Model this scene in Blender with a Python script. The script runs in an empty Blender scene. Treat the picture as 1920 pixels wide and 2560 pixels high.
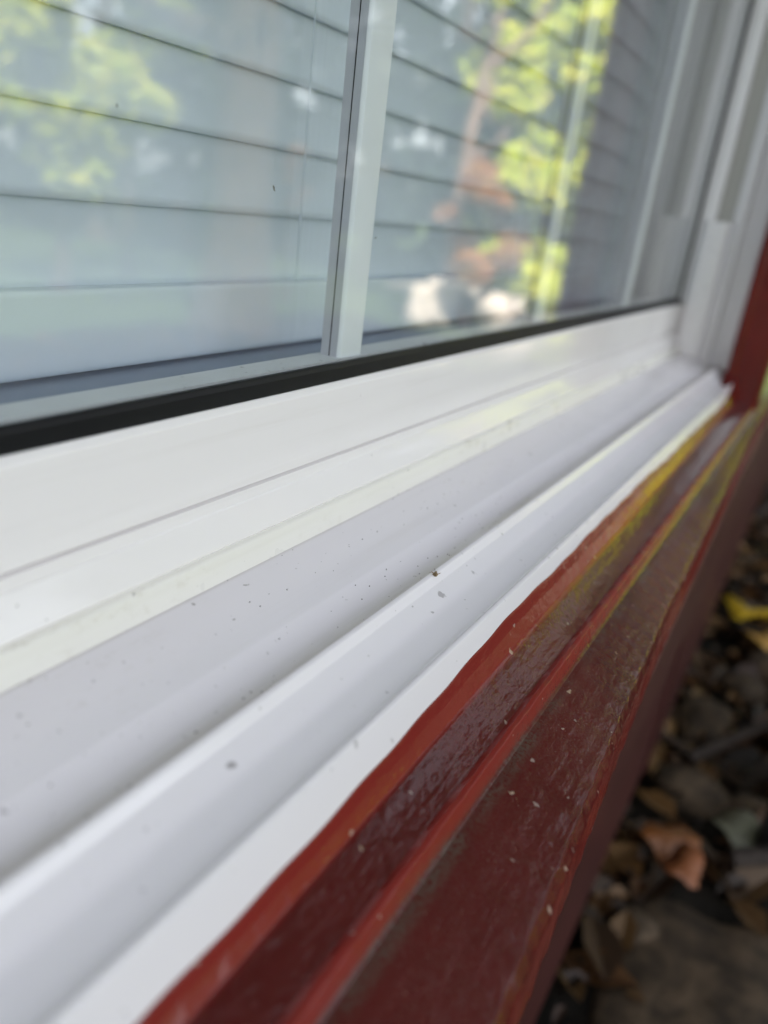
import bpy, math, random
import numpy as np
from mathutils import Matrix, Vector
C = bpy.context.scene
col = C.collection
rnd = random.Random(7)
D = 0.16            # camera distance from the glass plane (m); sections below are in units of D
H = 0.80            # camera height over the ground

# ------------------------------------------------------------------ camera
cam_d = bpy.data.cameras.new('camera'); cam = bpy.data.objects.new('camera', cam_d); col.objects.link(cam)
right = Vector((.5036, -.8560, .1164)); up = Vector((.2632, .2803, .9231)); back = Vector((-.8229, -.4342, .3664))
right.normalize(); back = (back - back.dot(right)*right).normalized(); up = back.cross(right)
M = Matrix((right, up, back)).transposed().to_4x4(); M.translation = Vector((0, -D, H)); cam.matrix_world = M
cam_d.sensor_fit = 'VERTICAL'; cam_d.sensor_height = 36; cam_d.sensor_width = 27; cam_d.lens = 27.32
cam_d.clip_start = 0.005; cam_d.clip_end = 400
cam_d.dof.use_dof = True; cam_d.dof.focus_distance = 0.262; cam_d.dof.aperture_fstop = 5.8
C.camera = cam

# ------------------------------------------------------------------ light
SUN_EL, SUN_AZ = math.radians(48), Vector((-.62, .78, 0)).normalized()
w = bpy.data.worlds.new('World'); C.world = w; w.use_nodes = True
nt = w.node_tree; nt.nodes.clear()
sky = nt.nodes.new('ShaderNodeTexSky'); sky.sky_type = 'NISHITA'; sky.sun_disc = False
sky.sun_elevation = SUN_EL; sky.sun_rotation = math.atan2(SUN_AZ.x, SUN_AZ.y); sky.dust_density = 2.0
bg = nt.nodes.new('ShaderNodeBackground'); bg.inputs[1].default_value = 0.15
wo = nt.nodes.new('ShaderNodeOutputWorld'); hs = nt.nodes.new('ShaderNodeHueSaturation'); hs.inputs['Saturation'].default_value = .25
nt.links.new(sky.outputs[0], hs.inputs['Color']); nt.links.new(hs.outputs[0], bg.inputs[0]); nt.links.new(bg.outputs[0], wo.inputs[0])
sd = bpy.data.lights.new('sun', 'SUN'); sd.energy = 5.0; sd.angle = math.radians(.5); sd.color = (1, .93, .82)
so = bpy.data.objects.new('sun', sd); col.objects.link(so)
sv = Vector((SUN_AZ.x*math.cos(SUN_EL), SUN_AZ.y*math.cos(SUN_EL), math.sin(SUN_EL)))
so.rotation_euler = sv.to_track_quat('Z', 'Y').to_euler(); so.location = (0, 0, 12)
C.view_settings.view_transform = 'Standard'; C.view_settings.look = 'None'
C.view_settings.exposure = 1.92; C.view_settings.gamma = 1
C.cycles.transparent_max_bounces = 24; C.cycles.max_bounces = 10; C.cycles.glossy_bounces = 6
C.cycles.diffuse_bounces = 5

# ------------------------------------------------------------------ helpers
def tag(o, label=None, cat=None, group=None, kind=None):
    if label: o['label'] = label
    if cat: o['category'] = cat
    if group: o['group'] = group
    if kind: o['kind'] = kind
    return o
def thing(name, label, cat, loc=(0, 0, 0), group=None):
    o = bpy.data.objects.new(name, None); col.objects.link(o); o.location = loc; o.empty_display_size = .1
    return tag(o, label, cat, group)
def mesh(name, V, F, mat, parent=None, smooth=None, loc=(0, 0, 0)):
    me = bpy.data.meshes.new(name); me.from_pydata([tuple(v) for v in V], [], F); me.update()
    o = bpy.data.objects.new(name, me); col.objects.link(o); o.location = loc
    if mat: me.materials.append(mat)
    if smooth is not None:
        me.polygons.foreach_set('use_smooth', [True]*len(me.polygons)); me.set_sharp_from_angle(angle=math.radians(smooth))
    if parent: o.parent = parent
    return o
def fillet(pts, closed=True):
    """pts: (u, v[, radius]) -> rounded polygon"""
    out = []; n = len(pts)
    for i, p in enumerate(pts):
        r = p[2] if len(p) > 2 else 0
        a, b, c = Vector(pts[i-1][:2]), Vector(p[:2]), Vector(pts[(i+1) % n][:2])
        if r <= 0: out.append(tuple(b)); continue
        d1, d2 = (a-b), (c-b); l1, l2 = d1.length, d2.length; d1.normalize(); d2.normalize()
        ang = d1.angle(d2); t = min(r/math.tan(ang/2) if ang > .01 else 0, l1*.48, l2*.48)
        p1, p2 = b+d1*t, b+d2*t; k = max(2, int(math.degrees(math.pi-ang)/9)+1)
        for j in range(k+1):
            s = j/k; out.append(tuple(p1*(1-s)**2 + b*2*s*(1-s) + p2*s*s))
    return out
def sweepx(sec, x0, x1, nseg=1, fx=None):
    """sec in (|dy|, zrel) D units -> closed prism along X. fx(x, |dy|, z)->(|dy|, z)"""
    V = []; F = []; n = len(sec)
    for k in range(nseg+1):
        x = x0 + (x1-x0)*k/nseg
        for (a, z) in sec:
            if fx: a, z = fx(x, a, z)
            V.append((x*D, -D + a*D, H + z*D))
    for k in range(nseg):
        for i in range(n):
            j = (i+1) % n; F.append((k*n+i, k*n+j, (k+1)*n+j, (k+1)*n+i))
    F.append(tuple(range(n))[::-1]); F.append(tuple(nseg*n+i for i in range(n)))
    return V, F
def sweepz(sec, z0, z1):
    """sec in (x, |dy|) D units, closed prism along Z (zrel D units)"""
    V = []; n = len(sec); F = []
    for z in (z0, z1):
        for (x, a) in sec: V.append((x*D, -D + a*D, H + z*D))
    for i in range(n):
        j = (i+1) % n; F.append((i, j, n+j, n+i))
    F.append(tuple(range(n))[::-1]); F.append(tuple(n+i for i in range(n)))
    return V, F
def boxes(bl):
    V = []; F = []
    for (x0, x1, y0, y1, z0, z1) in bl:
        b = len(V)
        V += [(x0,y0,z0),(x1,y0,z0),(x1,y1,z0),(x0,y1,z0),(x0,y0,z1),(x1,y0,z1),(x1,y1,z1),(x0,y1,z1)]
        F += [tuple(b+i for i in f) for f in ((3,2,1,0),(4,5,6,7),(0,1,5,4),(1,2,6,5),(2,3,7,6),(3,0,4,7))]
    return V, F

def tube(pts, rads, seg=10, rough=0, seed=0):
    r_ = random.Random(seed); V = []; F = []; n = len(pts)
    for i, p in enumerate(pts):
        p = Vector(p); d = Vector(pts[min(i+1, n-1)]) - Vector(pts[max(i-1, 0)]); d.normalize()
        a = d.orthogonal().normalized(); b = d.cross(a)
        for k in range(seg):
            t = 2*math.pi*k/seg; rr = rads[i]*(1+rough*(r_.random()-.5)); V.append(p + a*math.cos(t)*rr + b*math.sin(t)*rr)
    for i in range(n-1):
        for k in range(seg):
            k2 = (k+1) % seg; F.append((i*seg+k, i*seg+k2, (i+1)*seg+k2, (i+1)*seg+k))
    F.append(tuple(range(seg))[::-1]); F.append(tuple((n-1)*seg+k for k in range(seg)))
    return V, F

# ------------------------------------------------------------------ materials
class MT:
    def __init__(s, name):
        s.m = bpy.data.materials.new(name); s.m.use_nodes = True; s.t = s.m.node_tree
        s.p = s.t.nodes['Principled BSDF']; s.out = s.t.nodes['Material Output']
        s.tc = s.t.nodes.new('ShaderNodeTexCoord')
    def n(s, ty, **kw):
        nd = s.t.nodes.new('ShaderNode'+ty)
        for k, v in kw.items(): setattr(nd, k, v)
        return nd
    def l(s, a, b): s.t.links.new(a, b)
    def mapped(s, scale=(1, 1, 1), rot=(0, 0, 0)):
        mp = s.n('Mapping'); mp.inputs['Scale'].default_value = scale; mp.inputs['Rotation'].default_value = rot
        s.l(s.tc.outputs['Object'], mp.inputs[0]); return mp.outputs[0]
    def noise(s, sc, det=3, vec=None, rough=.5):
        nd = s.n('TexNoise'); nd.inputs['Scale'].default_value = sc; nd.inputs['Detail'].default_value = det
        nd.inputs['Roughness'].default_value = rough
        s.l(vec if vec else s.tc.outputs['Object'], nd.inputs['Vector']); return nd.outputs[0]
    def vor(s, sc, vec=None, out='Distance'):
        nd = s.n('TexVoronoi'); nd.inputs['Scale'].default_value = sc
        s.l(vec if vec else s.tc.outputs['Object'], nd.inputs['Vector']); return nd.outputs[out]
    def mr(s, v, a, b, c=0, d=1, smooth=True):
        nd = s.n('MapRange'); nd.interpolation_type = 'SMOOTHSTEP' if smooth else 'LINEAR'
        for i, x in enumerate((a, b, c, d)): nd.inputs[1+i].default_value = x
        s.l(v, nd.inputs[0]); return nd.outputs[0]
    def math(s, op, a, b=None):
        nd = s.n('Math', operation=op)
        for i, x in enumerate((a, b)):
            if x is None: continue
            if isinstance(x, (int, float)): nd.inputs[i].default_value = x
            else: s.l(x, nd.inputs[i])
        return nd.outputs[0]
    def mix(s, f, a, b):
        nd = s.n('Mix', data_type='RGBA')
        for i, x in ((0, f), (6, a), (7, b)):
            if isinstance(x, (int, float)): nd.inputs[i].default_value = x
            elif isinstance(x, tuple): nd.inputs[i].default_value = (*x, 1)
            else: s.l(x, nd.inputs[i])
        return nd.outputs[2]
    def bump(s, hts, normal=None):
        prev = None
        for h, st, dist in hts:
            b = s.n('Bump'); b.inputs['Strength'].default_value = st; b.inputs['Distance'].default_value = dist
            s.l(h, b.inputs['Height'])
            if prev: s.l(prev, b.inputs['Normal'])
            prev = b.outputs[0]
        s.l(prev, s.p.inputs['Normal'])
    def set(s, base=None, rough=None, spec=None, coat=None, metal=None):
        P = s.p.inputs
        for k, x in (('Base Color', base), ('Roughness', rough), ('Specular IOR Level', spec), ('Coat Weight', coat), ('Metallic', metal)):
            if x is None: continue
            if isinstance(x, (int, float)): P[k].default_value = x
            elif isinstance(x, tuple): P[k].default_value = (*x, 1)
            else: s.l(x, P[k])

def spots(m, sc, size, keep, soft=.35, vec=None):
    """sparse round specks, 0..1"""
    nd = m.n('TexVoronoi'); nd.inputs['Scale'].default_value = sc
    nz = m.n('TexNoise'); nz.inputs['Scale'].default_value = sc*2.2; m.l(m.tc.outputs['Object'], nz.inputs['Vector'])
    ad = m.n('VectorMath', operation='MULTIPLY_ADD'); m.l(nz.outputs['Color'], ad.inputs[0])
    k = .55/sc; ad.inputs[1].default_value = (k, k, k); m.l(vec if vec else m.tc.outputs['Object'], ad.inputs[2])
    m.l(ad.outputs[0], nd.inputs['Vector'])
    sep = m.n('SeparateColor'); m.l(nd.outputs['Color'], sep.inputs[0])
    g = m.math('GREATER_THAN', sep.outputs[0], 1-keep)
    sz = m.math('MULTIPLY', m.math('ADD', m.math('MULTIPLY', sep.outputs[1], .9), .25), size)
    q = m.math('DIVIDE', nd.outputs['Distance'], sz)
    return m.math('MULTIPLY', m.mr(q, 1, 1-soft), g)

def vinyl(name, base, dirt=.5, rough=.16, groove=None, spk=1.0, rip=0):
    m = MT(name)
    s1 = spots(m, 120, .16, .16*spk); s2 = spots(m, 340, .22, .10*spk); s3 = spots(m, 45, .075, .10*spk)
    big = m.mr(m.noise(14, 4, m.mapped((.35, 1, 1))), .5, .72)
    fine = m.mr(m.noise(220, 5, m.mapped((.6, 1, 1)), .7), .52, .8)
    d = m.math('MULTIPLY', m.math('MULTIPLY', big, fine), dirt)
    c = m.mix(d, base, (base[0]*.62, base[1]*.58, base[2]*.50))
    stre = m.mr(m.noise(130, 5, m.mapped((.035, 1, 1)), .65), .52, .78)
    c = m.mix(m.math('MULTIPLY', stre, .16), c, (base[0]*.62, base[1]*.58, base[2]*.52))
    tone = m.noise(3.5, 2, m.mapped((.5, 2, 2)))
    c = m.mix(m.mr(tone, .35, .7, 0, .3), c, (base[0]*.93, base[1]*.92, base[2]*.86))
    cl_ = m.mr(m.noise(9, 3), .42, .6, .6, 1)
    s1 = m.math('MULTIPLY', s1, cl_); s2 = m.math('MULTIPLY', s2, m.mr(m.noise(20, 3), .46, .62, .45, 1))
    c = m.mix(m.math('MULTIPLY', s1, .62), c, (.16, .14, .14)); c = m.mix(m.math('MULTIPLY', s2, .55), c, (.14, .12, .11))
    c = m.mix(m.math('MULTIPLY', s3, .4), c, (.26, .23, .22))
    if groove:
        sp = m.n('SeparateXYZ'); m.l(m.tc.outputs['Object'], sp.inputs[0])
        for (a, wd, k) in groove:
            gd = m.math('ABSOLUTE', m.math('SUBTRACT', sp.outputs[1], -D+a*D))
            gm = m.math('MULTIPLY', m.mr(gd, wd*D, 0), m.mr(m.noise(60, 5, m.mapped((.15, 1, 1)), .7), .2, .75, .35, 1))
            c = m.mix(m.math('MULTIPLY', gm, k), c, (.30, .26, .20))
    m.set(base=c, rough=m.mr(m.noise(30, 4), .3, .7, rough*.8, rough*1.5), spec=.5)
    wav = m.noise(9, 2, m.mapped((1, 2.2, 2.2)))
    ws = m.noise(70, 3, m.mapped((.35, 1, 1)))
    m.bump(([(m.noise(55, 3, m.mapped((.45, 1, 1))), .5, .0006)] if rip else []) + [(wav, .16, .004), (ws, .14, .0004), (m.noise(900, 2), .10, .0002)])
    return m.m

M_white = vinyl('white_vinyl', (.80, .78, .81))
M_sill = vinyl('white_vinyl_sill', (.79, .76, .81), dirt=.8, spk=1.35, groove=[(.640, .040, .55), (.885, .012, .5)])
M_face = vinyl('white_vinyl_face', (.82, .79, .80), dirt=.15, rough=.06, spk=.2, rip=1)
M_bead = vinyl('cream_bead', (.78, .76, .73), dirt=1.3, rough=.3, spk=1.2)

def rubber():
    m = MT('black_gasket'); m.set(base=(.006, .006, .007), rough=.35, spec=.25); m.bump([(m.noise(60, 3, m.mapped((.2, 1, 1))), .3, .001)]); return m.m
M_rub = rubber()

def redpaint(nm='red_paint', board=True):
    m = MT(nm)
    n1 = m.noise(18, 5, m.mapped((.6, 1, 1)), .6); n2 = m.noise(300, 5, None, .7)
    c = m.mix(m.mr(n1, .3, .7), (.058, .0065, .0070), (.088, .0085, .0085)) if board else m.mix(m.mr(n1, .3, .7), (.085, .0065, .0055), (.115, .009, .007))
    # chalky dust that settled on the upward faces in patches
    geo = m.n('NewGeometry'); sepn = m.n('SeparateXYZ'); m.l(geo.outputs['Normal'], sepn.inputs[0])
    upm = m.mr(sepn.outputs[2], .80, .97)
    sp = m.n('SeparateXYZ'); m.l(m.tc.outputs['Object'], sp.inputs[0])
    patch = m.math('MULTIPLY', m.mr(m.noise(15, 6, m.mapped((.35, 1, 1)), .6), .35, .85), m.mr(m.noise(1400, 3, None, .6), .3, .8))
    c = m.mix(m.math('MULTIPLY', m.math('MULTIPLY', patch, upm), .42), c, (.12, .08, .07))
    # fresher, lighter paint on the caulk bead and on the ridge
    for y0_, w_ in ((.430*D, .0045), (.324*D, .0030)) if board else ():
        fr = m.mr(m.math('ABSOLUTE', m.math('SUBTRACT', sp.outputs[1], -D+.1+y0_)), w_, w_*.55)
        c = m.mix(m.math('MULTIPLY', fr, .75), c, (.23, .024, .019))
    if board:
        nose_light = m.mr(sp.outputs[2], .0005, -.0035)  # nose front lightened in the colour to make up for its dim light
        c = m.mix(m.math('MULTIPLY', nose_light, .8), c, (.24, .028, .022))
    # grime in the groove beside the ridge
    yv = sp.outputs[1]
    gy = -D + .296*D + .1
    gd = m.math('ABSOLUTE', m.math('SUBTRACT', yv, gy))
    gr = m.math('MULTIPLY', m.mr(gd, .0042, .0004), m.mr(m.noise(32, 6, None, .75), .38, .66))
    gr = m.math('MULTIPLY', gr, m.mr(m.noise(900, 3), .3, .6))
    if board: c = m.mix(m.math('MULTIPLY', gr, .75), c, (.085, .07, .055))
    if board:
        eb = m.mr(m.math('ABSOLUTE', sp.outputs[2]), .0045, .001)
        ec = m.math('MULTIPLY', eb, spots(m, 190, .2, .16))
        c = m.mix(m.math('MULTIPLY', ec, .8), c, (.40, .30, .24))
        ed = m.math('MULTIPLY', eb, m.mr(m.noise(60, 5, None, .7), .55, .7)); c = m.mix(m.math('MULTIPLY', ed, .7), c, (.04, .012, .01))
    ch = spots(m, 95, .13, .20); ch2 = spots(m, 260, .2, .12); ch3 = spots(m, 34, .10, .14)
    c = m.mix(m.math('MULTIPLY', ch, .75), c, (.42, .30, .22)); c = m.mix(m.math('MULTIPLY', ch2, .6), c, (.40, .32, .28))
    st = m.math('MULTIPLY', ch3, m.mr(m.noise(420, 4), .35, .6)); c = m.mix(m.math('MULTIPLY', st, .6), c, (.28, .22, .14))
    ho = spots(m, 70, .07, .14); c = m.mix(ho, c, (.01, .006, .005))
    m.set(base=c, rough=m.math('ADD', m.mr(n1, .3, .7, .08, .17), m.math('MULTIPLY', m.math('MULTIPLY', patch, upm), .25)), spec=.4 if board else .18)
    blob = m.noise(210, 2, m.mapped((.8, 1, 1))); 
    m.bump([(m.noise(260, 3, m.mapped((.06, 1, 1))), .35, .0006), (m.noise(34, 3), .3, .0015), (blob, .28, .0009), (m.noise(560, 2), .28, .0004), (m.noise(1500, 3), .2, .0002), (ch, .6, .0004)])
    return m.m
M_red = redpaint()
M_redcase = redpaint('red_paint_casing', False)


def glass():
    m = MT('window_glass'); t = m.t; t.nodes.remove(m.p)
    lw = m.n('LayerWeight'); lw.inputs[0].default_value = .5
    R = m.math('ADD', m.math('MULTIPLY', m.math('POWER', lw.outputs['Facing'], 5.0), .96), .04)
    tr = m.n('BsdfTransparent'); tr.inputs[0].default_value = (.978, .984, .984, 1)
    gl = m.n('BsdfGlossy'); gl.inputs['Roughness'].default_value = .0
    b = m.n('Bump'); b.inputs['Strength'].default_value = .06; b.inputs['Distance'].default_value = .004
    m.l(m.noise(5, 1), b.inputs['Height']); m.l(b.outputs[0], gl.inputs['Normal'])
    mx = m.n('MixShader'); m.l(R, mx.inputs[0]); m.l(tr.outputs[0], mx.inputs[1]); m.l(gl.outputs[0], mx.inputs[2])
    # specks of dirt and a grimy lower margin
    df = m.n('BsdfDiffuse'); df.inputs[0].default_value = (.16, .15, .12, 1)
    s = m.math('ADD', m.math('MULTIPLY', spots(m, 75, .06, .09), .75), m.math('MULTIPLY', spots(m, 22, .03, .10), .5))
    mx2 = m.n('MixShader'); m.l(s, mx2.inputs[0]); m.l(mx.outputs[0], mx2.inputs[1]); m.l(df.outputs[0], mx2.inputs[2])
    m.l(mx2.outputs[0], m.out.inputs[0]); return m.m
M_glass = glass()

def simple(name, base, rough=.5, n=8, var=.25, bump=.3, spec=.4, stretch=(1, 1, 1), bd=.002):
    m = MT(name); q = m.noise(n, 5, m.mapped(stretch), .6)
    c = m.mix(m.mr(q, .3, .7), tuple(x*(1-var) for x in base), tuple(min(1, x*(1+var)) for x in base))
    m.set(base=c, rough=rough, spec=spec); m.bump([(q, bump, bd), (m.noise(n*14, 3, m.mapped(stretch)), bump, bd*.3)]); return m.m
M_munt = simple('muntin_white', (.74, .78, .80), .35, 20, .03, .05)
M_muntside = simple('muntin_side_shade', (.48, .49, .53), .4, 20, .06, .05)  # shade of the muntin sides put into the colour
M_spacer = vinyl('pane_spacer', (.60, .62, .62), dirt=1.4, rough=.4, spk=3)
M_blueledge = simple('inner_frame_grey', (.30, .34, .42), .6, 8, .05, .05)
M_blind = simple('blind_slat', (.69, .75, .81), .45, 6, .03, .03)
M_pinkish = simple('pinkish_red_paint', (.13, .055, .047), .5, 40, .15, .4, stretch=(.5, 1, 1))  # paler, pinker red than the sill board
M_skirt = simple('dark_red_boards', (.05, .011, .010), .5, 12, .2, .3)
M_siding = simple('siding_paint', (.34, .37, .33), .5, 10, .1, .2)
M_dark = simple('foundation', (.10, .085, .075), .9, 20, .4, .6, bd=.01)
M_room = simple('room_wall', (.45, .44, .42), .8, 5, .05, .1)
M_ceil = simple('porch_ceiling', (.55, .56, .58), .6, 5, .06, .1)
M_roof = simple('roof_shingle', (.09, .085, .08), .9, 30, .4, .5)
M_post = simple('weathered_wood', (.26, .23, .235), .85, 9, .35, .6, stretch=(6, 6, .5), bd=.004)
M_bark = simple('bark', (.10, .07, .05), .9, 12, .5, .9, stretch=(3, 3, .6), bd=.02)
M_barkpale = simple('pale_bark', (.30, .20, .16), .9, 10, .35, .8, stretch=(3, 3, .6), bd=.02)
M_stone = simple('stone', (.070, .047, .028), .85, 26, .6, .6, bd=.01)
M_stonepale = simple('pale_stone', (.62, .54, .46), .85, 10, .2, .5, bd=.01)
M_twig = simple('twig', (.035, .025, .02), .8, 60, .4, .5)
M_pipe = simple('dark_metal', (.02, .018, .018), .5, 20, .3, .2)
M_pot = simple('pale_green_glaze', (.36, .42, .30), .35, 12, .15, .2)

def leafmat(name, cols, trans=.5):
    m = MT(name); geo = m.n('NewGeometry'); r = m.n('ValToRGB'); cr = r.color_ramp
    while len(cr.elements) < len(cols): cr.elements.new(.5)
    for i, c in enumerate(cols): cr.elements[i].position = i/(len(cols)-1); cr.elements[i].color = (*c, 1)
    m.l(geo.outputs['Random Per Island'], r.inputs[0])
    m.set(base=r.outputs[0], rough=.45, spec=.4)
    tl = m.n('BsdfTranslucent'); m.l(r.outputs[0], tl.inputs[0])
    mx = m.n('MixShader'); mx.inputs[0].default_value = trans
    m.l(m.p.outputs[0], mx.inputs[1]); m.l(tl.outputs[0], mx.inputs[2]); m.l(mx.outputs[0], m.out.inputs[0]); return m.m
M_yg = leafmat('yellow_green_leaves', [(.35, .45, .02), (.52, .60, .03), (.70, .66, .05), (.45, .56, .03)], .3)
M_green = leafmat('green_leaves', [(.03, .07, .015), (.05, .11, .02), (.09, .15, .03)], .35)
M_dkgreen = leafmat('dark_evergreen', [(.006, .015, .006), (.010, .024, .008), (.016, .032, .011)], .2)
M_orange = leafmat('orange_leaves', [(.40, .12, .04), (.55, .22, .08), (.45, .30, .10), (.30, .10, .05)], .5)
M_litter = leafmat('litter_leaves', [(.035, .015, .007), (.09, .04, .014), (.22, .12, .045), (.018, .011, .007), (.07, .04, .022), (.010,.006,.004)], .15)

def groundmat():
    m = MT('soil'); q = m.noise(6, 6, None, .65); f = m.noise(70, 6, None, .7)
    c = m.mix(m.mr(q, .35, .65), (.006, .005, .004), (.018, .014, .010)); c = m.mix(m.mr(f, .55, .8), c, (.04, .032, .024))
    m.set(base=c, rough=.95, spec=.2); m.bump([(q, .7, .03), (f, .7, .008)]); return m.m
M_soil = groundmat()
M_grass = simple('lawn', (.07, .11, .025), .9, 25, .4, .8, bd=.03)
M_path = simple('pale_gravel', (.50, .44, .37), .9, 40, .2, .6, bd=.01)

# ------------------------------------------------------------------ ground
def grid(x0, x1, y0, y1, nx, ny, f):
    V = [(x0+(x1-x0)*i/nx, y0+(y1-y0)*j/ny, f(x0+(x1-x0)*i/nx, y0+(y1-y0)*j/ny)) for j in range(ny+1) for i in range(nx+1)]
    F = [(j*(nx+1)+i, j*(nx+1)+i+1, (j+1)*(nx+1)+i+1, (j+1)*(nx+1)+i) for j in range(ny) for i in range(nx)]
    return V, F
gh = lambda x, y: .012*math.sin(x*5.3+1)*math.sin(y*6.1)+.008*math.sin(x*13)*math.sin(y*11+2)
V, F = grid(-150, 150, -150, 150, 2, 2, lambda x, y: -.03)
tag(mesh('lawn', V, F, M_grass), kind='structure')
V, F = grid(-2.5, 5, -3.2, .2, 150, 68, lambda x, y: gh(x, y)+.004)
tag(mesh('ground', V, F, M_soil, smooth=60), kind='structure')
V, F = boxes([(7.5, 12.5, -4.1, -2.9, -.02, .012)]); tag(mesh('path', V, F, M_path), kind='structure')

# ------------------------------------------------------------------ house wall round the window
XL, XR = -4.6, 5.79            # window opening edges (D units)
ZB, ZT = -1.05, 6.4
house = thing('house', 'house wall of grey-green lap siding round the window', 'house', (2.3, 0, 0))
def hpart(name, V, F, m, **k):
    V = [(v[0]-2.3, v[1], v[2]) for v in V]; return mesh(name, V, F, m, house, **k)
def siding(x0, x1, z0, z1, yb=-.085):
    V = []; F = []; z = z0; ex = .115
    while z < z1-1e-4:
        t = min(z+ex, z1); b = len(V)
        pts = [(-.014+yb, z), (-.002+yb, t), (.012+yb, t), (.012+yb, z)]
        for x in (x0, x1): V += [(x, p[0], p[1]) for p in pts]
        F += [(b, b+4, b+5, b+1), (b+1, b+5, b+6, b+2), (b+2, b+6, b+7, b+3), (b+3, b+7, b+4, b), (b+3, b+2, b+1, b)[:4] if 0 else (b, b+1, b+2, b+3), (b+7, b+6, b+5, b+4)]
        z = t
    return V, F
cxo = (XR+.42)*D                # outer edge of the right casing
cxl = (XL-.42)*D
HX0, HX1 = -2.2, 3.1
SK = H-1.10*D
hpart('siding', *siding(cxo, HX1, SK, 2.6), M_siding)
hpart('siding', *siding(HX0, cxl, SK, 2.6), M_siding)
hpart('skirt_board', *boxes([(cxo-.003, HX1, -.102, -.0655, .10, SK-.002)]), M_skirt)
hpart('skirt_board', *boxes([(HX0, cxl+.003, -.102, -.0655, .10, SK-.002)]), M_skirt)
hpart('siding', *siding(cxl+.003, cxo-.003, H+(ZT+.6)*D, 2.6), M_siding)
hpart('skirt_board', *boxes([(cxl+.0035, cxo-.0035, -.098, -.0655, .10, H-1.62*D)]), M_skirt)
hpart('foundation', *boxes([(HX0, HX1, -.065, .1, -.1, .219)]), M_dark)
zb, zt = H+ZB*D-.05, H+(ZT+.3)*D
hpart('inner_wall', *boxes([(cxo-.06, HX1, -.070, .10, .22, 2.6), (HX0, cxl+.06, -.070, .10, .22, 2.6),
     (cxl+.06, cxo-.06, -.045, .10, .22, zb), (cxl+.06, cxo-.06, -.070, .10, zt, 2.6)]), M_room)
hpart('back_room', *boxes([(HX0, -1.2, 2.6, 2.7, -.1, 2.6), (2.1, HX1, 2.6, 2.7, -.1, 2.6), (-1.2, 2.1, 2.6, 2.7, -.1, .9), (-1.2, 2.1, 2.6, 2.7, 2.3, 2.6), (HX0, HX0+.1, .1, 2.6, -.1, 2.6), (HX1-.1, HX1, .1, 2.6, -.1, 2.6), (HX0+.101, HX1-.101, .101, 2.599, -.1, .3)]), M_room)  # unseen; back wall opening added to let daylight in behind the slats
V = [(HX0-.3, -.95, 2.28), (HX1+.2, -.95, 2.28), (HX1+.2, 1.2, 3.5), (HX0-.3, 1.2, 3.5), (HX0-.3, 2.95, 2.5), (HX1+.2, 2.95, 2.5)]
V += [(v[0], v[1], v[2]+.06) for v in V]
F = [(0, 1, 2, 3), (3, 2, 5, 4), (9, 8, 7, 6), (10, 11, 8, 9), (0, 6, 7, 1), (4, 5, 11, 10), (0, 3, 9, 6), (3, 4, 10, 9), (1, 7, 8, 2), (2, 8, 11, 5)]
hpart('roof', V, F, M_roof)
hpart('soffit', *boxes([(HX0-.25, HX1+.15, -.93, -.10, 2.20, 2.26)]), M_ceil)
hpart('ceiling', *boxes([(HX0, HX1, -.07, 2.6, 2.601, 2.63)]), M_room)

# ------------------------------------------------------------------ white window
win = thing('window', 'white vinyl window with glazed panes above the red wooden sill', 'window', (.1, 0, H-.6*D))
def wpart(name, VF, m, sm=30, parent=None):
    V, F = VF; wx, wy, wz = .1, 0, H-.6*D
    V = [(v[0]-wx, v[1]-wy, v[2]-wz) for v in V]
    o = mesh(name, V, F, m, parent or win, smooth=sm); 
    if parent: o.parent = parent
    return o
X0, X1 = XL, XR
# bottom rail of the sash: lip, upright face, fine groove, outward-leaning foot
rail = [(.975, -.396, .002), (.958, -.392, .006), (.946, -.404, .008), (.944, -.564, .0), (.956, -.5665, 0), (.956, -.5695, 0), (.9435, -.572, .0), (.942, -.594, 0), (.939, -.597, .004),
        (.905, -.655, .006), (.912, -.662, .0), (.915, -.72), (1.02, -.72), (1.02, -.398)]
wpart('bottom_rail', sweepx(fillet(rail), X0, X1, 40), M_face)
bead = [(.915, -.658, .010), (.900, -.664, .014), (.890, -.690, .016), (.884, -.712, .01), (.87, -.73), (.92, -.73)]
wpart('glazing_bead', sweepx(fillet(bead), X0, X1, 40), M_bead)
sill = [(1.05, -.706), (.89, -.712), (.72, -.738, .03), (.665, -.764, .03), (.630, -.764, .02), (.611, -.729, .007), (.601, -.731, .007), (.590, -.748, .010), (.545, -.772, .06),
        (.476, -.779, .012), (.466, -.768, .006), (.458, -.770, .005), (.430, -.852), (.420, -.95), (1.05, -.95)]
wpart('frame_sill', sweepx(fillet(sill), X0, X1, 60), M_sill)
gkv = None
gk = [(1.002, -.360, .004), (.992, -.362, .006), (.985, -.372, .004), (.965, -.3925, .004), (.965, -.41), (1.002, -.41)]
wpart('gasket', sweepx(fillet(gk), X0, X1, 40), M_rub)
wpart('gasket', sweepz(fillet([(XR+.01, 1.001), (XR-.022, 1.001), (XR-.022, .990, .004), (XR+.01, .984)]), -.40, ZT-.4), M_rub)
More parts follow.
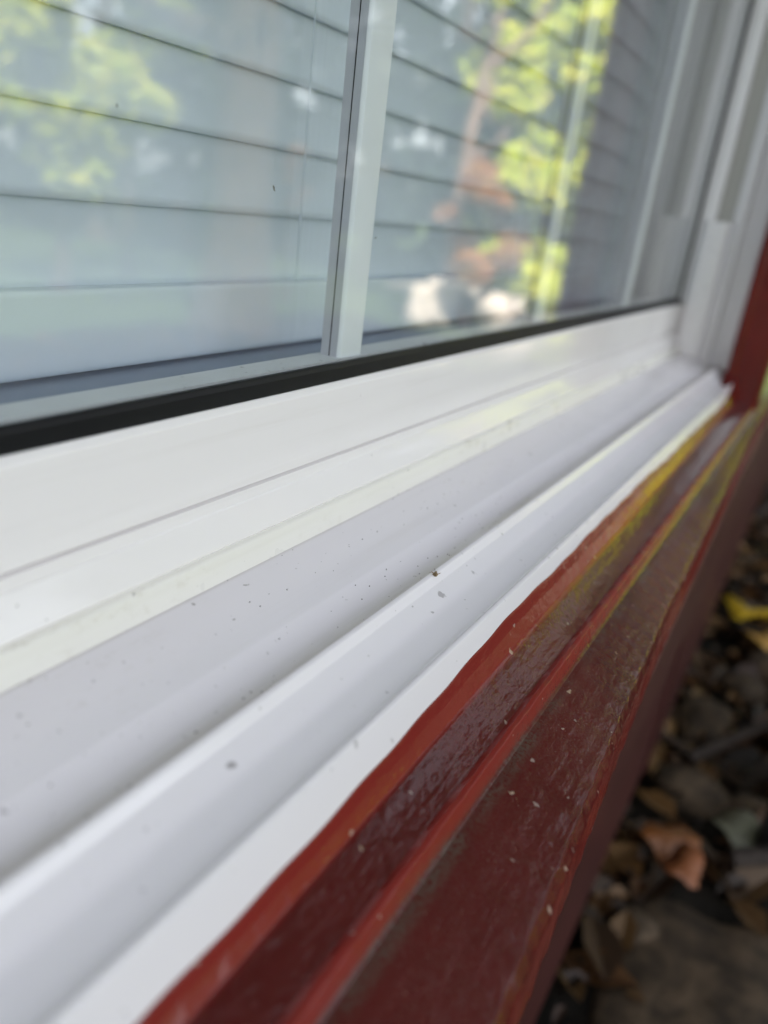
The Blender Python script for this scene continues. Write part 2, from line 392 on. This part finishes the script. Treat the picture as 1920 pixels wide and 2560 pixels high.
# jamb: pocket, two fins and the channel between them
def jamb(s, xe, pocket=True):
    pc = [(0, 1.10), (0, 1.012), (-.0, 1.0), (.004, .984), (.0, .97, .006), (-.012, .955, .006), (-.012, .885, .012)]
    pc += [(.16, .885), (.16, .783)] if pocket else []
    pc += [(.0, .783, .006), (.0, .735, .006), (-.10, .730, .008), (-.10, .700, .012), (-.0, .695), (-.0, .625), (-.14, .620, .008), (-.14, .583, .008), (-.13, .530), (.35, .530), (.35, .575), (.35, .575), (.35, 1.10)]
    return fillet([(xe + s*p[0], p[1], *(p[2:])) for p in pc])
for nm, s, xe in (('jamb', 1, XR), ('jamb', -1, XL)):
    j = wpart(nm, sweepz(jamb(s, xe), -.90, ZT), M_white)
    fl = fillet([(xe+s*-.013, .958), (xe+s*-.075, .925, .06), (xe+s*-.085, .80, .06), (xe+s*-.02, .738), (xe+s*.005, .738), (xe+s*.005, .784), (xe+s*.13, .784), (xe+s*.13, .884), (xe+s*-.011, .884)])
    f_ = wpart('jamb_filler', sweepz(fl, -.89, .145), M_white)
wpart('head_frame', sweepx([(1.1, ZT-.4), (.575, ZT-.4), (.575, ZT+.28), (1.1, ZT+.28)], XL-.1, XR+.1), M_white)
# two panes with muntins between them
gx0, gx1 = XL*D, XR*D
for y0 in (0.0, .016):
    wpart('glass_pane', boxes([(gx0, gx1, y0, y0+.003, H-.41*D, H+(ZT-.3)*D)]), M_glass, None)
wpart('spacer_bar', boxes([(gx0, gx1, .0035, .0155, H-.43*D, H-.363*D)]), M_spacer, None)
pitch = 1.40
k = 0
for i in range(-4, 4):
    xc = 1.666 + pitch*i
    if xc < XL+.3 or xc > XR-.3: continue
    a, b = 1.028, 1.086          # |dy| of the muntin's front and back
    sec = fillet([(xc-.046, b), (xc-.052, a+.008, .004), (xc-.046, a, .006), (xc+.046, a, .006), (xc+.052, a+.008, .004), (xc+.046, b)])
    m_ = wpart('muntin', sweepz(sec, -.372, ZT-.3), M_munt, 30)
    for nm_, q0, q1, mm_ in (('side_shade', a+.010, a+.0295, M_muntside), ('side_groove', a+.030, a+.0325, M_rub), ('side_shade', a+.033, b-.002, M_muntside)):  # grey strips laid over the sides to darken them like shade
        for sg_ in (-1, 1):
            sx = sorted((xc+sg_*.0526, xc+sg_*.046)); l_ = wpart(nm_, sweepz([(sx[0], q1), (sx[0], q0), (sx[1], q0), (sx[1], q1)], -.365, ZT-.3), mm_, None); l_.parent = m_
# inner frame step seen through the glass
wpart('inner_ledge', boxes([(gx0, gx1, .0225, .30, H-.70*D, H-.412*D)]), M_blueledge, None)

# ------------------------------------------------------------------ venetian blind inside
blind = thing('window_blind', 'closed pale venetian blind hanging behind the window glass', 'blind', (.1, .07, H))
yb = .060; V = []; F = []
sp = .0262; z0 = H - .165*(D+yb)
ns = 42; K = 8; nx = 24
for s in range(ns):
    for i in range(nx+1):
        x = (XL+.05)*D + ((XR-XL-.1)*D)*i/nx
        sag = .0012*math.sin(x*2.1+s*.7)
        for k in range(K+1):
            t = k/K
            z = z0 + s*sp + (t*1.10 - .05)*sp + sag
            y = yb + (t-.5)*.0016 + .0024*math.sin(math.pi*t)
            V.append((x-.1, y-.07, z-H))
    b = s*(nx+1)*(K+1)
    for i in range(nx):
        for k in range(K):
            F.append((b+i*(K+1)+k, b+(i+1)*(K+1)+k, b+(i+1)*(K+1)+k+1, b+i*(K+1)+k+1))
sl = mesh('slats', V, F, M_blind, blind, smooth=60)
so_ = sl.modifiers.new('thick', 'SOLIDIFY'); so_.thickness = .0006
for xc_ in (.294, .62, -.25):
    V, F = tube([(xc_-.1, yb-.006-.07, z0-.01-H), (xc_-.1, yb-.006-.07, z0+ns*sp*.5-H), (xc_-.1, yb-.006-.07, z0+ns*sp-H)], [.0004]*3, 6); mesh('ladder_cord', V, F, M_blind, blind, smooth=60)
zr0, zr1 = H-.291*(D+yb), z0-.0005
V, F = sweepx(fillet([(1.0, 0, .1), (1, 1, .1), (0, 1, .1), (0, 0, .1)]), XL, XR)
V = [(v[0]-.1, (yb-.008 + (0.014)*((v[1]+D)/D))-.07, zr0 + (zr1-zr0)*((v[2]-H)/D) - H) for v in V]
mesh('bottom_rail', V, F, M_blind, blind, smooth=30)
V, F = boxes([(XL*D-.1, XR*D-.1, -.02, .02, z0+ns*sp-H, z0+ns*sp+.03-H)]); mesh('head_rail', V, F, M_blind, blind)

# ------------------------------------------------------------------ red wooden sill and casings
def edge(x):
    xs = [-6, .0, .76, 1.6, 2.2, 5.4, 8]; ys = [.075, .093, .1155, .1605, .186, .265, .30]
    return float(np.interp(x, xs, ys))
rs = [(.60, -.94), (.455, -.90, 0), (.4325, -.838, .004), (.423, -.865, .006), (.411, -.884, .004), (.405, -.884, .004), (.340, -.912, .004), (.329, -.908, .005), (.319, -.911, .005),
      (.310, -.937, .005), (.303, -.942, .004), (.290, -.944, .01), (.150, -.980, .01), (.133, -.984, .010), (.1165, -1.004, .012), (.1155, -1.17, .012), (.125, -1.20, .006), (.17, -1.205), (.60, -1.205)]
rs = fillet(rs)
def redf(x, a, z):
    # caulk line wanders, the outer nose runs a little out of parallel
    if a > .400 and a < .45 and z > -.89:
        wv = .0014*math.sin(x*5.1+.6)+.0010*math.sin(x*9+1)*min(1, x*.5)+.0008*math.sin(x*31)
        wv += np.interp(x, [0, .7, 1.1, 1.6, 2.1, 2.9, 3.97, 4.5, 5.1, 5.6], [0, .003, .011, .0195, .0225, .0195, .013, .012, .012, .012]); wv = wv*.62
        k = np.interp(a, [.404, .411, .430], [.25, .42, 1]); a += wv*k; z += wv*2.9*k
    if a < .295:
        e = edge(x); k = (.295-a)/(.295-.1155); a = a + (e-.1155)*k
        if a < e+.03: a += .0012*math.sin(x*57)+.0008*math.sin(x*133+2); 
        z += .0010*math.sin(x*71+a*40)*(1 if a < e+.04 else 0)
    if abs(a-.324) < .012: z += .0012*math.sin(x*41)+.0008*math.sin(x*97)
    return a, z
rsill = thing('window_sill', 'weathered dark red painted wooden sill running below the white window frame', 'sill', (.1, -.1, H-D))
def rpart(o, name, V, F, m, sm=40):
    V = [(v[0]-o.location.x, v[1]-o.location.y, v[2]-o.location.z) for v in V]; return mesh(name, V, F, m, o, smooth=sm)
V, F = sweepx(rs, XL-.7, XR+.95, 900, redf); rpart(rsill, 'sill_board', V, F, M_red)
def ccf(x, a, z):
    t = max(0, min(1, (x-4.55)/.82))**.75
    return .425+(a-.425)*t, -.885+(z+.885)*t + .002*math.sin(x*23+a*30)
cc = fillet([(.405, -.90), (.412, -.862, .02), (.445, -.750, .02), (.545, -.735, .0), (.545, -.90)])
V, F = sweepx(cc, 4.56, 5.38, 30, ccf); rpart(rsill, 'corner_caulk', V, F, M_redcase)
db = fillet([(.60, -1.2051), (.165, -1.2051), (.150, -1.21, .01), (.146, -1.36, .015), (.17, -1.40), (.60, -1.40)]); V, F = sweepx(db, XL-.7, XR+.95, 300, redf); rpart(rsill, 'drip_board', V, F, M_pinkish)
rsill.children[-1]['label'] = 'paler pinkish board under the sill nose'
ap = fillet([(.60, -1.4001), (.26, -1.4001, .0), (.26, -2.1, .01), (.60, -2.1)]); V, F = sweepx(ap, XL-.6, XR+.6, 4); rpart(rsill, 'apron', V, F, M_skirt)
def casing(s, xe, label):
    o = thing('window_casing', label, 'casing', ((xe+.3*s)*D, -D+.45*D, H-.9*D))
    pc = [(-.43, .528), (-.43, .49, .012), (-.415, .475, .01), (-.415, .325, .012), (-.395, .298, .02), (.36, .298, .02), (.40, .32, .015), (.40, .528)]
    sec = fillet([(xe+s*p[0], p[1], *(p[2:])) for p in pc])
    V, F = sweepz(sec, -.99, ZT+.6); rpart(o, 'board', V, F, M_redcase, 30); return o
casing(1, XR, 'tall dark red upright casing at the right end of the window')
casing(-1, XL, 'dark red upright casing at the hidden left end of the window')
hc = thing('head_casing', 'dark red painted board across the top of the window', 'casing', (.1, -.1, H+ZT*D))
V, F = sweepx(fillet([(.60, ZT+.285), (.31, ZT+.285, .02), (.31, ZT+.9, .02), (.60, ZT+.9)]), XL-.02, XR+.02); rpart(hc, 'board', V, F, M_redcase, 30)

# ------------------------------------------------------------------ yard
def leaves(clumps, per, size, seed, bias=0):
    """clumps: (cx,cy,cz,r). leaf-sized folded quads through each clump"""
    g = np.random.default_rng(seed); V = []; F = []
    for (cx, cy, cz, r) in clumps:
        n = int(per*r*r)
        d = g.normal(size=(n, 3)); d /= np.linalg.norm(d, axis=1)[:, None]
        p = np.array([cx, cy, cz]) + d*(r*g.random((n, 1))**.5)*np.array([1, 1, .75])
        nn = g.normal(size=(n, 3))*.75 + bias*np.array(sv); u = np.cross(nn, g.normal(size=(n, 3))); u /= np.linalg.norm(u, axis=1)[:, None]
        v = np.cross(u, nn); v /= np.linalg.norm(v, axis=1)[:, None]
        s = size*(.6+.8*g.random((n, 1)))
        b = len(V); q = np.stack([p-u*s, p+v*s*.55, p+u*s, p-v*s*.55], 1).reshape(-1, 3)
        V.extend(map(tuple, q)); F.extend([(b+4*i, b+4*i+1, b+4*i+2, b+4*i+3) for i in range(n)])
    return V, F
def tree(name, label, cat, x, y, h, spread, mat, bark, seed, group=None, trunk_r=.09, lean=0, nclump=22, per=260, leaf=.05, low=.35, flat=1.0):
    r_ = random.Random(seed); o = thing(name, label, cat, (x, y, -.02), group)
    pts = [(lean*t*h + .06*math.sin(t*5+seed), .05*math.sin(t*4+seed*2), t*h*.85) for t in [0, .12, .3, .5, .7, .85, 1]]
    V, F = tube(pts, [trunk_r*(1.35 if i == 0 else 1-.13*i) for i in range(7)], 12, .15, seed)
    cl = []
    for k in range(nclump):
        t = low + (1-low)*((k+.5)/nclump); a = r_.random()*6.283; env = math.sin(math.pi*min(1, (t-low)/(1-low)*.9+.12))**.6
        rr = spread*env*(.25+.75*r_.random()); c = (lean*t*h + rr*math.cos(a), rr*math.sin(a)*flat, t*h)
        cl.append((*c, spread*(.20+.20*r_.random())))
        if k % 2 == 0:
            b = Vector((lean*t*h*.8, 0, t*h*.75)); e = Vector(c); m = (b+e)/2 + Vector((0, 0, -.05*h))*.5
            v2, f2 = tube([b, m, e], [trunk_r*.4, trunk_r*.25, trunk_r*.1], 6, .1, seed+k)
            n = len(V); V += v2; F += [tuple(n+i for i in f) for f in f2]
    mesh('trunk', V, F, bark, o, smooth=50)
    V, F = leaves(cl, per/(spread*spread*.09)*.09*4, leaf, seed, 1.6 if mat in (M_yg, M_orange) else 0); mesh('crown', V, F, mat, o)
    return o
def polar(az, dist):            # azimuth right of the wall line, seen in the mirror of the glass
    a = math.radians(az); return dist*math.cos(a), D - dist*math.sin(a)

po = thing('porch_post', 'weathered grey square wooden post standing near the end of the wall', 'post', (*polar(14.2, 2.95), 0))
V, F = boxes([(-.075, .075, -.075, .075, 0, 2.2)]); mesh('shaft', V, F, M_post, po)
V, F = boxes([(-.1, .1, -.1, .1, 0, .12)]); mesh('base', V, F, M_post, po)

g1 = 'trees in the sunlit yard'
tree('leafy_tree', 'bright yellow-green tree nearest the weathered grey post', 'tree', *polar(18.4, 6.7), 2.35, .62, M_yg, M_bark, 3, g1, .05, 0, 80, 900, .05, .04)
tree('leafy_tree', 'thin yellow-green tree with a gap beside the leaning pale trunk', 'tree', *polar(22.2, 7.6), 2.9, .55, M_yg, M_barkpale, 5, g1, .06, .03, 36, 620, .05, .16)
tree('leafy_tree', 'pale leaning trunk with sparse yellow-green leaves', 'tree', *polar(25.3, 6.4), 3.4, .5, M_yg, M_barkpale, 8, g1, .075, .10, 9, 260, .05, .45)
tree('autumn_shrub', 'orange-brown autumn shrub below the leaning pale trunk', 'shrub', *polar(23.6, 6.2), 1.15, .38, M_orange, M_bark, 11, None, .03, 0, 12, 600, .04, .35)
tree('leafy_tree', 'yellow-green tree seen at the left edge of the glass', 'tree', *polar(52, 6.0), 1.75, .62, M_yg, M_bark, 13, g1, .06, 0, 14, 520, .06, .42)
tree('leafy_tree', 'small yellow-green tree left of the thick dark trunk', 'tree', *polar(47, 7.0), 2.2, .55, M_yg, M_bark, 17, g1, .06, 0, 10, 420, .06, .50)
tree('shade_tree', 'thick grey trunk of a shade tree out in the yard', 'tree', *polar(40.5, 4.8), 6.0, 1.8, M_green, M_bark, 19, None, .20, .0, 22, 60, .10, .32)
tree('autumn_shrub', 'small golden shrub right of the thick grey trunk', 'shrub', *polar(36.6, 6.5), 1.15, .16, M_orange, M_bark, 23, None, .03, 0, 5, 300, .04, .6)
tree('low_shrub', 'low vivid green shrub at the foot of the yellow-green tree', 'shrub', *polar(17.3, 5.6), .48, .30, M_yg, M_bark, 29, None, .02, 0, 14, 1200, .035, .1)
r2 = random.Random(5)
for i in range(20):
    az = 10 + i*4.2 + r2.uniform(-1.2, 1.2); d = 11 + r2.uniform(-1.2, 2.0)
    if 50 < az or 35 < az < 38.5: continue
    o = tree('evergreen_tree', 'dark evergreen tree in the dense row at the back of the yard', 'tree', *polar(az, d), 5.2+r2.random()*1.6, 1.3, M_dkgreen, M_bark, 40+i, 'evergreens at the back of the yard', .16, 0, 34, 170, .13, .03)

tree('leafy_tree', 'tallest yellow-green tree, its crown above the weathered post', 'tree', *polar(18, 9.5), 6.2, .6, M_yg, M_bark, 71, g1, .12, 0, 16, 260, .08, .58)
tree('leafy_tree', 'lone yellow-green tree straight beyond the end of the wall', 'tree', 7.4, -.25, 3.5, .42, M_yg, M_bark, 70, g1, .06, 0, 14, 520, .06, .62)
for i, (x, y, h, lb) in enumerate(((9.4, 1.0, 6.8, 'tall dark evergreen behind the corner of the house'), (8.6, 2.4, 6.4, 'tall dark evergreen furthest behind the house corner'), (9.8, -.75, 6.0, 'tall dark evergreen just right of the lone yellow-green tree'))):
    tree('evergreen_tree', lb, 'tree', x, y, h, 1.25, M_dkgreen, M_bark, 75+i, None, .15, 0, 34, 170, .13, .03)
for i, (az, d, h, lb) in enumerate(((36.5, 12.5, 1.7, 'short evergreen bush filling the gap in the evergreen row'), (53, 12, 1.9, 'low evergreen bush at the open left end of the row'),
        (57.5, 11.5, 2.2, 'rounded evergreen bush beside the low one at the left end'), (62.5, 12, 2.6, 'leftmost evergreen bush in the back of the yard'))):
    tree('evergreen_bush', lb, 'bush', *polar(az, d), h, .8, M_dkgreen, M_bark, 90+i, None, .08, 0, 24, 200, .12, .05)
# pale stones and a pale bench slab catching the sun
def blob(r, seed, fl=.6, sub=2):
    import bmesh
    bm = bmesh.new(); bmesh.ops.create_icosphere(bm, subdivisions=sub+1, radius=1); q = random.Random(seed); ph = [q.random()*6 for _ in range(6)]
    V = []
    for v in bm.verts:
        c = v.co; k = 1+.13*math.sin(c.x*2.7+ph[0])*math.sin(c.y*3.1+ph[1])+.10*math.sin(c.z*4+ph[2]+c.x*3)+.04*math.sin(c.y*9+ph[3])
        V.append((c.x*r*k, c.y*r*k*.8, c.z*r*k*fl))
    F = [tuple(v.index for v in f.verts) for f in bm.faces]; bm.free(); return V, F
def stone(name, label, x, y, r, m, seed, group, fl=.6, rot=0):
    V, F = blob(r, seed, fl); o = mesh(name, V, F, m, smooth=60, loc=(x, y, gh(x, y)+r*fl*.45)); o.rotation_euler.z = rot
    return tag(o, label, 'stone', group)
for i, (az, d, r) in enumerate(((21.2, 6.1, .24), (19.1, 6.0, .25), (25.6, 6.3, .17), (27.0, 6.2, .15))):
    x, y = polar(az, d)
    stone('garden_stone', ['wide pale sunlit stone on the yard ground', 'pale sunlit stone next to the vivid green shrub', 'pale upright stone left of the wide one', 'leftmost pale stone of the sunlit row'][i], x, y, r, M_stonepale, 60+i, 'pale stones in the sun', (.8, .8, 1.3, 1.2)[i])

# ---- the ground right under the sill: pixel-free positions along the wall foot
sg = 'stones below the window'
SL = [(1.335, -.150, .060, 'pale tan stone furthest along below the sill'), (1.114, -.165, .055, 'rounded grey-brown stone against the dark red skirt boards'),
      (1.13, -.255, .050, 'flattened pale stone in front of the rounded grey-brown one'), (1.60, -.25, .07, 'large stone beside the yellow leaf'), (.80, -.155, .035, 'small dark stone near the orange leaf'),
      (1.50, -.20, .05, 'grey stone in the leaves below the red casing'), (.98, -.19, .035, 'brown stone between the rusty leaf and the black stake')]
for i, (x, y, r, lb) in enumerate(SL): stone('stone', lb, x, y, r, M_stone, 80+i, sg, .65, i*1.3)
V, F = blob(.21, 99, .22, 3); o = mesh('flat_rock', V, F, M_stone, smooth=60, loc=(.74, -.285, .0)); tag(o, 'broad flat mossy rock on the ground at the bottom right', 'rock')

def leafmesh(s, seed, lobed=True):
    q = random.Random(seed); n = 18; V = [(0, 0, .012*s*10)]
    for k in range(n):
        t = 2*math.pi*k/n; rr = s*(1+(.13*math.cos(5*t) if lobed else .25*math.cos(2*t)))*(.9+.2*q.random())
        x, y = rr*math.cos(t), rr*math.sin(t)*.8; V.append((x, y, .35*s*math.sin(t*2+seed)+.15*s*q.random()))
    return V, [(0, 1+k, 1+(k+1) % n) for k in range(n)]
def leafmat1(nm, c):
    m = MT(nm); q = m.noise(30, 4); m.set(base=m.mix(q, tuple(x*.55 for x in c), tuple(min(1, x*1.3) for x in c)), rough=.5); return m.m
for i, (x, y, s, c, lb, nm) in enumerate((
    (1.77, -.165, .055, (.75, .50, .03), 'bright yellow fallen leaf on the ground beyond the sill', 'fallen_leaf'),
    (.942, -.156, .036, (.20, .065, .012), 'orange-brown fallen leaf curled above the flat rock', 'fallen_leaf'),
    (.90, -.18, .032, (.22, .07, .02), 'rusty fallen leaf just left of the orange-brown one', 'fallen_leaf'),
    (1.03, -.235, .036, (.20, .20, .14), 'pale grey-green fallen leaf near the dark stick', 'fallen_leaf'),
    (1.66, -.21, .05, (.50, .28, .06), 'tan fallen leaf behind the yellow leaf', 'fallen_leaf'))):
    V, F = leafmesh(s, i+1); o = mesh(nm, V, F, leafmat1('leaf_%d' % i, c), smooth=60, loc=(x, y, gh(x, y)+.05)); o.rotation_euler = (rnd.uniform(-.3, .3), rnd.uniform(-.3, .3), rnd.random()*6)
    sm = o.modifiers.new('t', 'SOLIDIFY'); sm.thickness = .0006
    tag(o, lb, 'leaf', 'single fallen leaves')
M_glint = simple('pale_glint', (.70, .64, .52), .35, 60, .2, .3)  # pale bits added in place of sun glints on the ground
r4 = random.Random(31)
for i in range(9):
    x = .70+r4.uniform(-.035, .035); y = -.185+r4.uniform(-.02, .02); V, F = blob(r4.uniform(.005, .011), 200+i, .7, 1)
    tag(mesh('glint', V, F, M_glint, smooth=60, loc=(x, y, .018)), 'small pale pebble standing in for sun sparkle beside the flat rock', 'glint', 'stand-ins for sun glints at the foot of the wall')
V = []; F = []; pr = [(.0, 0), (.06, 0), (.085, .10), (.095, .19), (.105, .20), (.105, .225), (.092, .225), (.085, .19), (.0, .18)]
for (pr_, pz) in pr:
    for k in range(32): t = 2*math.pi*k/32; V.append((pr_*math.cos(t), pr_*math.sin(t), pz))
for i in range(len(pr)-1):
    for k in range(32): F.append((i*32+k, i*32+(k+1) % 32, (i+1)*32+(k+1) % 32, (i+1)*32+k))
tag(mesh('plant_pot', V, F, M_pot, smooth=40, loc=(1.22, -.395, .01)), 'pale green round pot cut off by the right edge, near the stones', 'pot')
# leaf litter
g = np.random.default_rng(3); V = []; F = []
for i in range(9000):
    x = g.uniform(-1.5, 3.6); y = -.09 - abs(g.normal(0, .75)) if i % 2 else g.uniform(-3, -.09)
    if ((x-.74)/.20)**2 + ((y+.285)/.16)**2 < 1 and g.random() < .9: continue
    s = .008+.044*g.random()**1.9; a = g.random()*6.28; tz = g.uniform(-.4, .4); z = gh(x, y)+.008+g.random()*.02
    u = Vector((math.cos(a), math.sin(a), tz))*s; v = Vector((-math.sin(a), math.cos(a), g.uniform(-.5, .5)))*s*.55; p = Vector((x, y, z)); b = len(V); c = Vector((0, 0, s*.3))
    V += [p-u, p-u*.45+v*.8+c, p+u*.3+v+c*1.4, p+u*1.1, p+u*.3-v*.9+c*.8, p-u*.5-v*.75+c, p+c*.15]
    F += [(b+6, b+i, b+(i+1) % 6) for i in range(6)]
tag(mesh('leaf_litter', V, F, M_litter), 'brown leaf litter covering the soil below the window', 'leaf litter', kind='stuff')
# sticks
for i, (a, b, r, lb) in enumerate((((2.3, -.11, .12), (2.7, -.5, .5), .012, 'dark twig crossing behind the sill end'),
                                   ((.95, -.235, .06), (1.1, -.50, .08), .013, 'thick black stick lying level above the flat rock'),
                                   ((1.15, -.15, .05), (1.42, -.36, .10), .009, 'dark stick slanting through the stones'))):
    m_ = [(a[k]*.5+b[k]*.5 + (.02 if k == 2 else 0)) for k in range(3)]; V, F = tube([a, m_, b], [r, r*.9, r*.6], 8, .2, i)
    tag(mesh('stick', V, F, M_twig, smooth=60), lb, 'stick', 'sticks on the ground')
V, F = tube([(0, 0, 0), (0, 0, .3), (0, 0, .62)], [.018, .016, .014], 10); o = mesh('garden_stake', V, F, M_pipe, smooth=50, loc=(1.03, -.278, 0)); tag(o, 'thin black stake standing in the leaves at the right edge', 'stake')

# ------------------------------------------------------------------ specks lying on the frame
def crumb(name, lb, cat, a, z, x, r, c, seed):
    V, F = blob(r, seed, .6, 1); q = random.Random(seed); n = len(V)
    V = [tuple(p*(1+q.uniform(-.25, .45)) for p in v) for v in V]
    for k in range(4):
        t = q.random()*6.28; v2, f2 = tube([(0, 0, 0), (r*1.3*math.cos(t), r*1.3*math.sin(t), r*.5), (r*2*math.cos(t+.5), r*2*math.sin(t+.5), r*.3)], [r*.22, r*.15, r*.05], 5)
        b = len(V); V += v2; F += [tuple(b+i for i in f) for f in f2]
    o = mesh(name, V, F, c, smooth=50, loc=(x*D, -D+a*D, H+z*D)); return tag(o, lb, cat)
M_cr = simple('crumb_brown', (.22, .15, .08), .9, 900, .5, .3)
M_cr2 = simple('crumb_dark', (.07, .05, .05), .8, 900, .5, .3)
crumb('dirt_crumb', 'small brown crumb of dirt on the first white ridge of the frame', 'debris', .600, -.731, 1.41, .0011, M_cr, 4)
q5 = random.Random(77)
gv, gf = [], []
for i in range(420):
    x = q5.uniform(.3, 4.2)*D; a_ = q5.choice([.645, .635, .66, .70, .80, .885]) + q5.gauss(0, .012)
    zz = np.interp(a_, [.63, .665, .72, .89], [-.764, -.763, -.738, -.712]); r_0 = q5.choice([.00012, .00018, .00028])
    v, f = blob(r_0, i, .6, -1+1); b_ = len(gv); gv += [(p[0]+x, p[1]-D+a_*D, p[2]+H+zz*D+r_0*.3) for p in v]; gf += [tuple(b_+j for j in t) for t in f]
tag(mesh('grit', gv, gf, M_cr2), 'fine dark grit scattered along the grooves of the white frame', 'grit', kind='stuff')
crumb('dirt_crumb', 'dark speck on the white slope just above the red sill edge', 'debris', .452, -.8405, .585, .0007, M_cr2, 9)
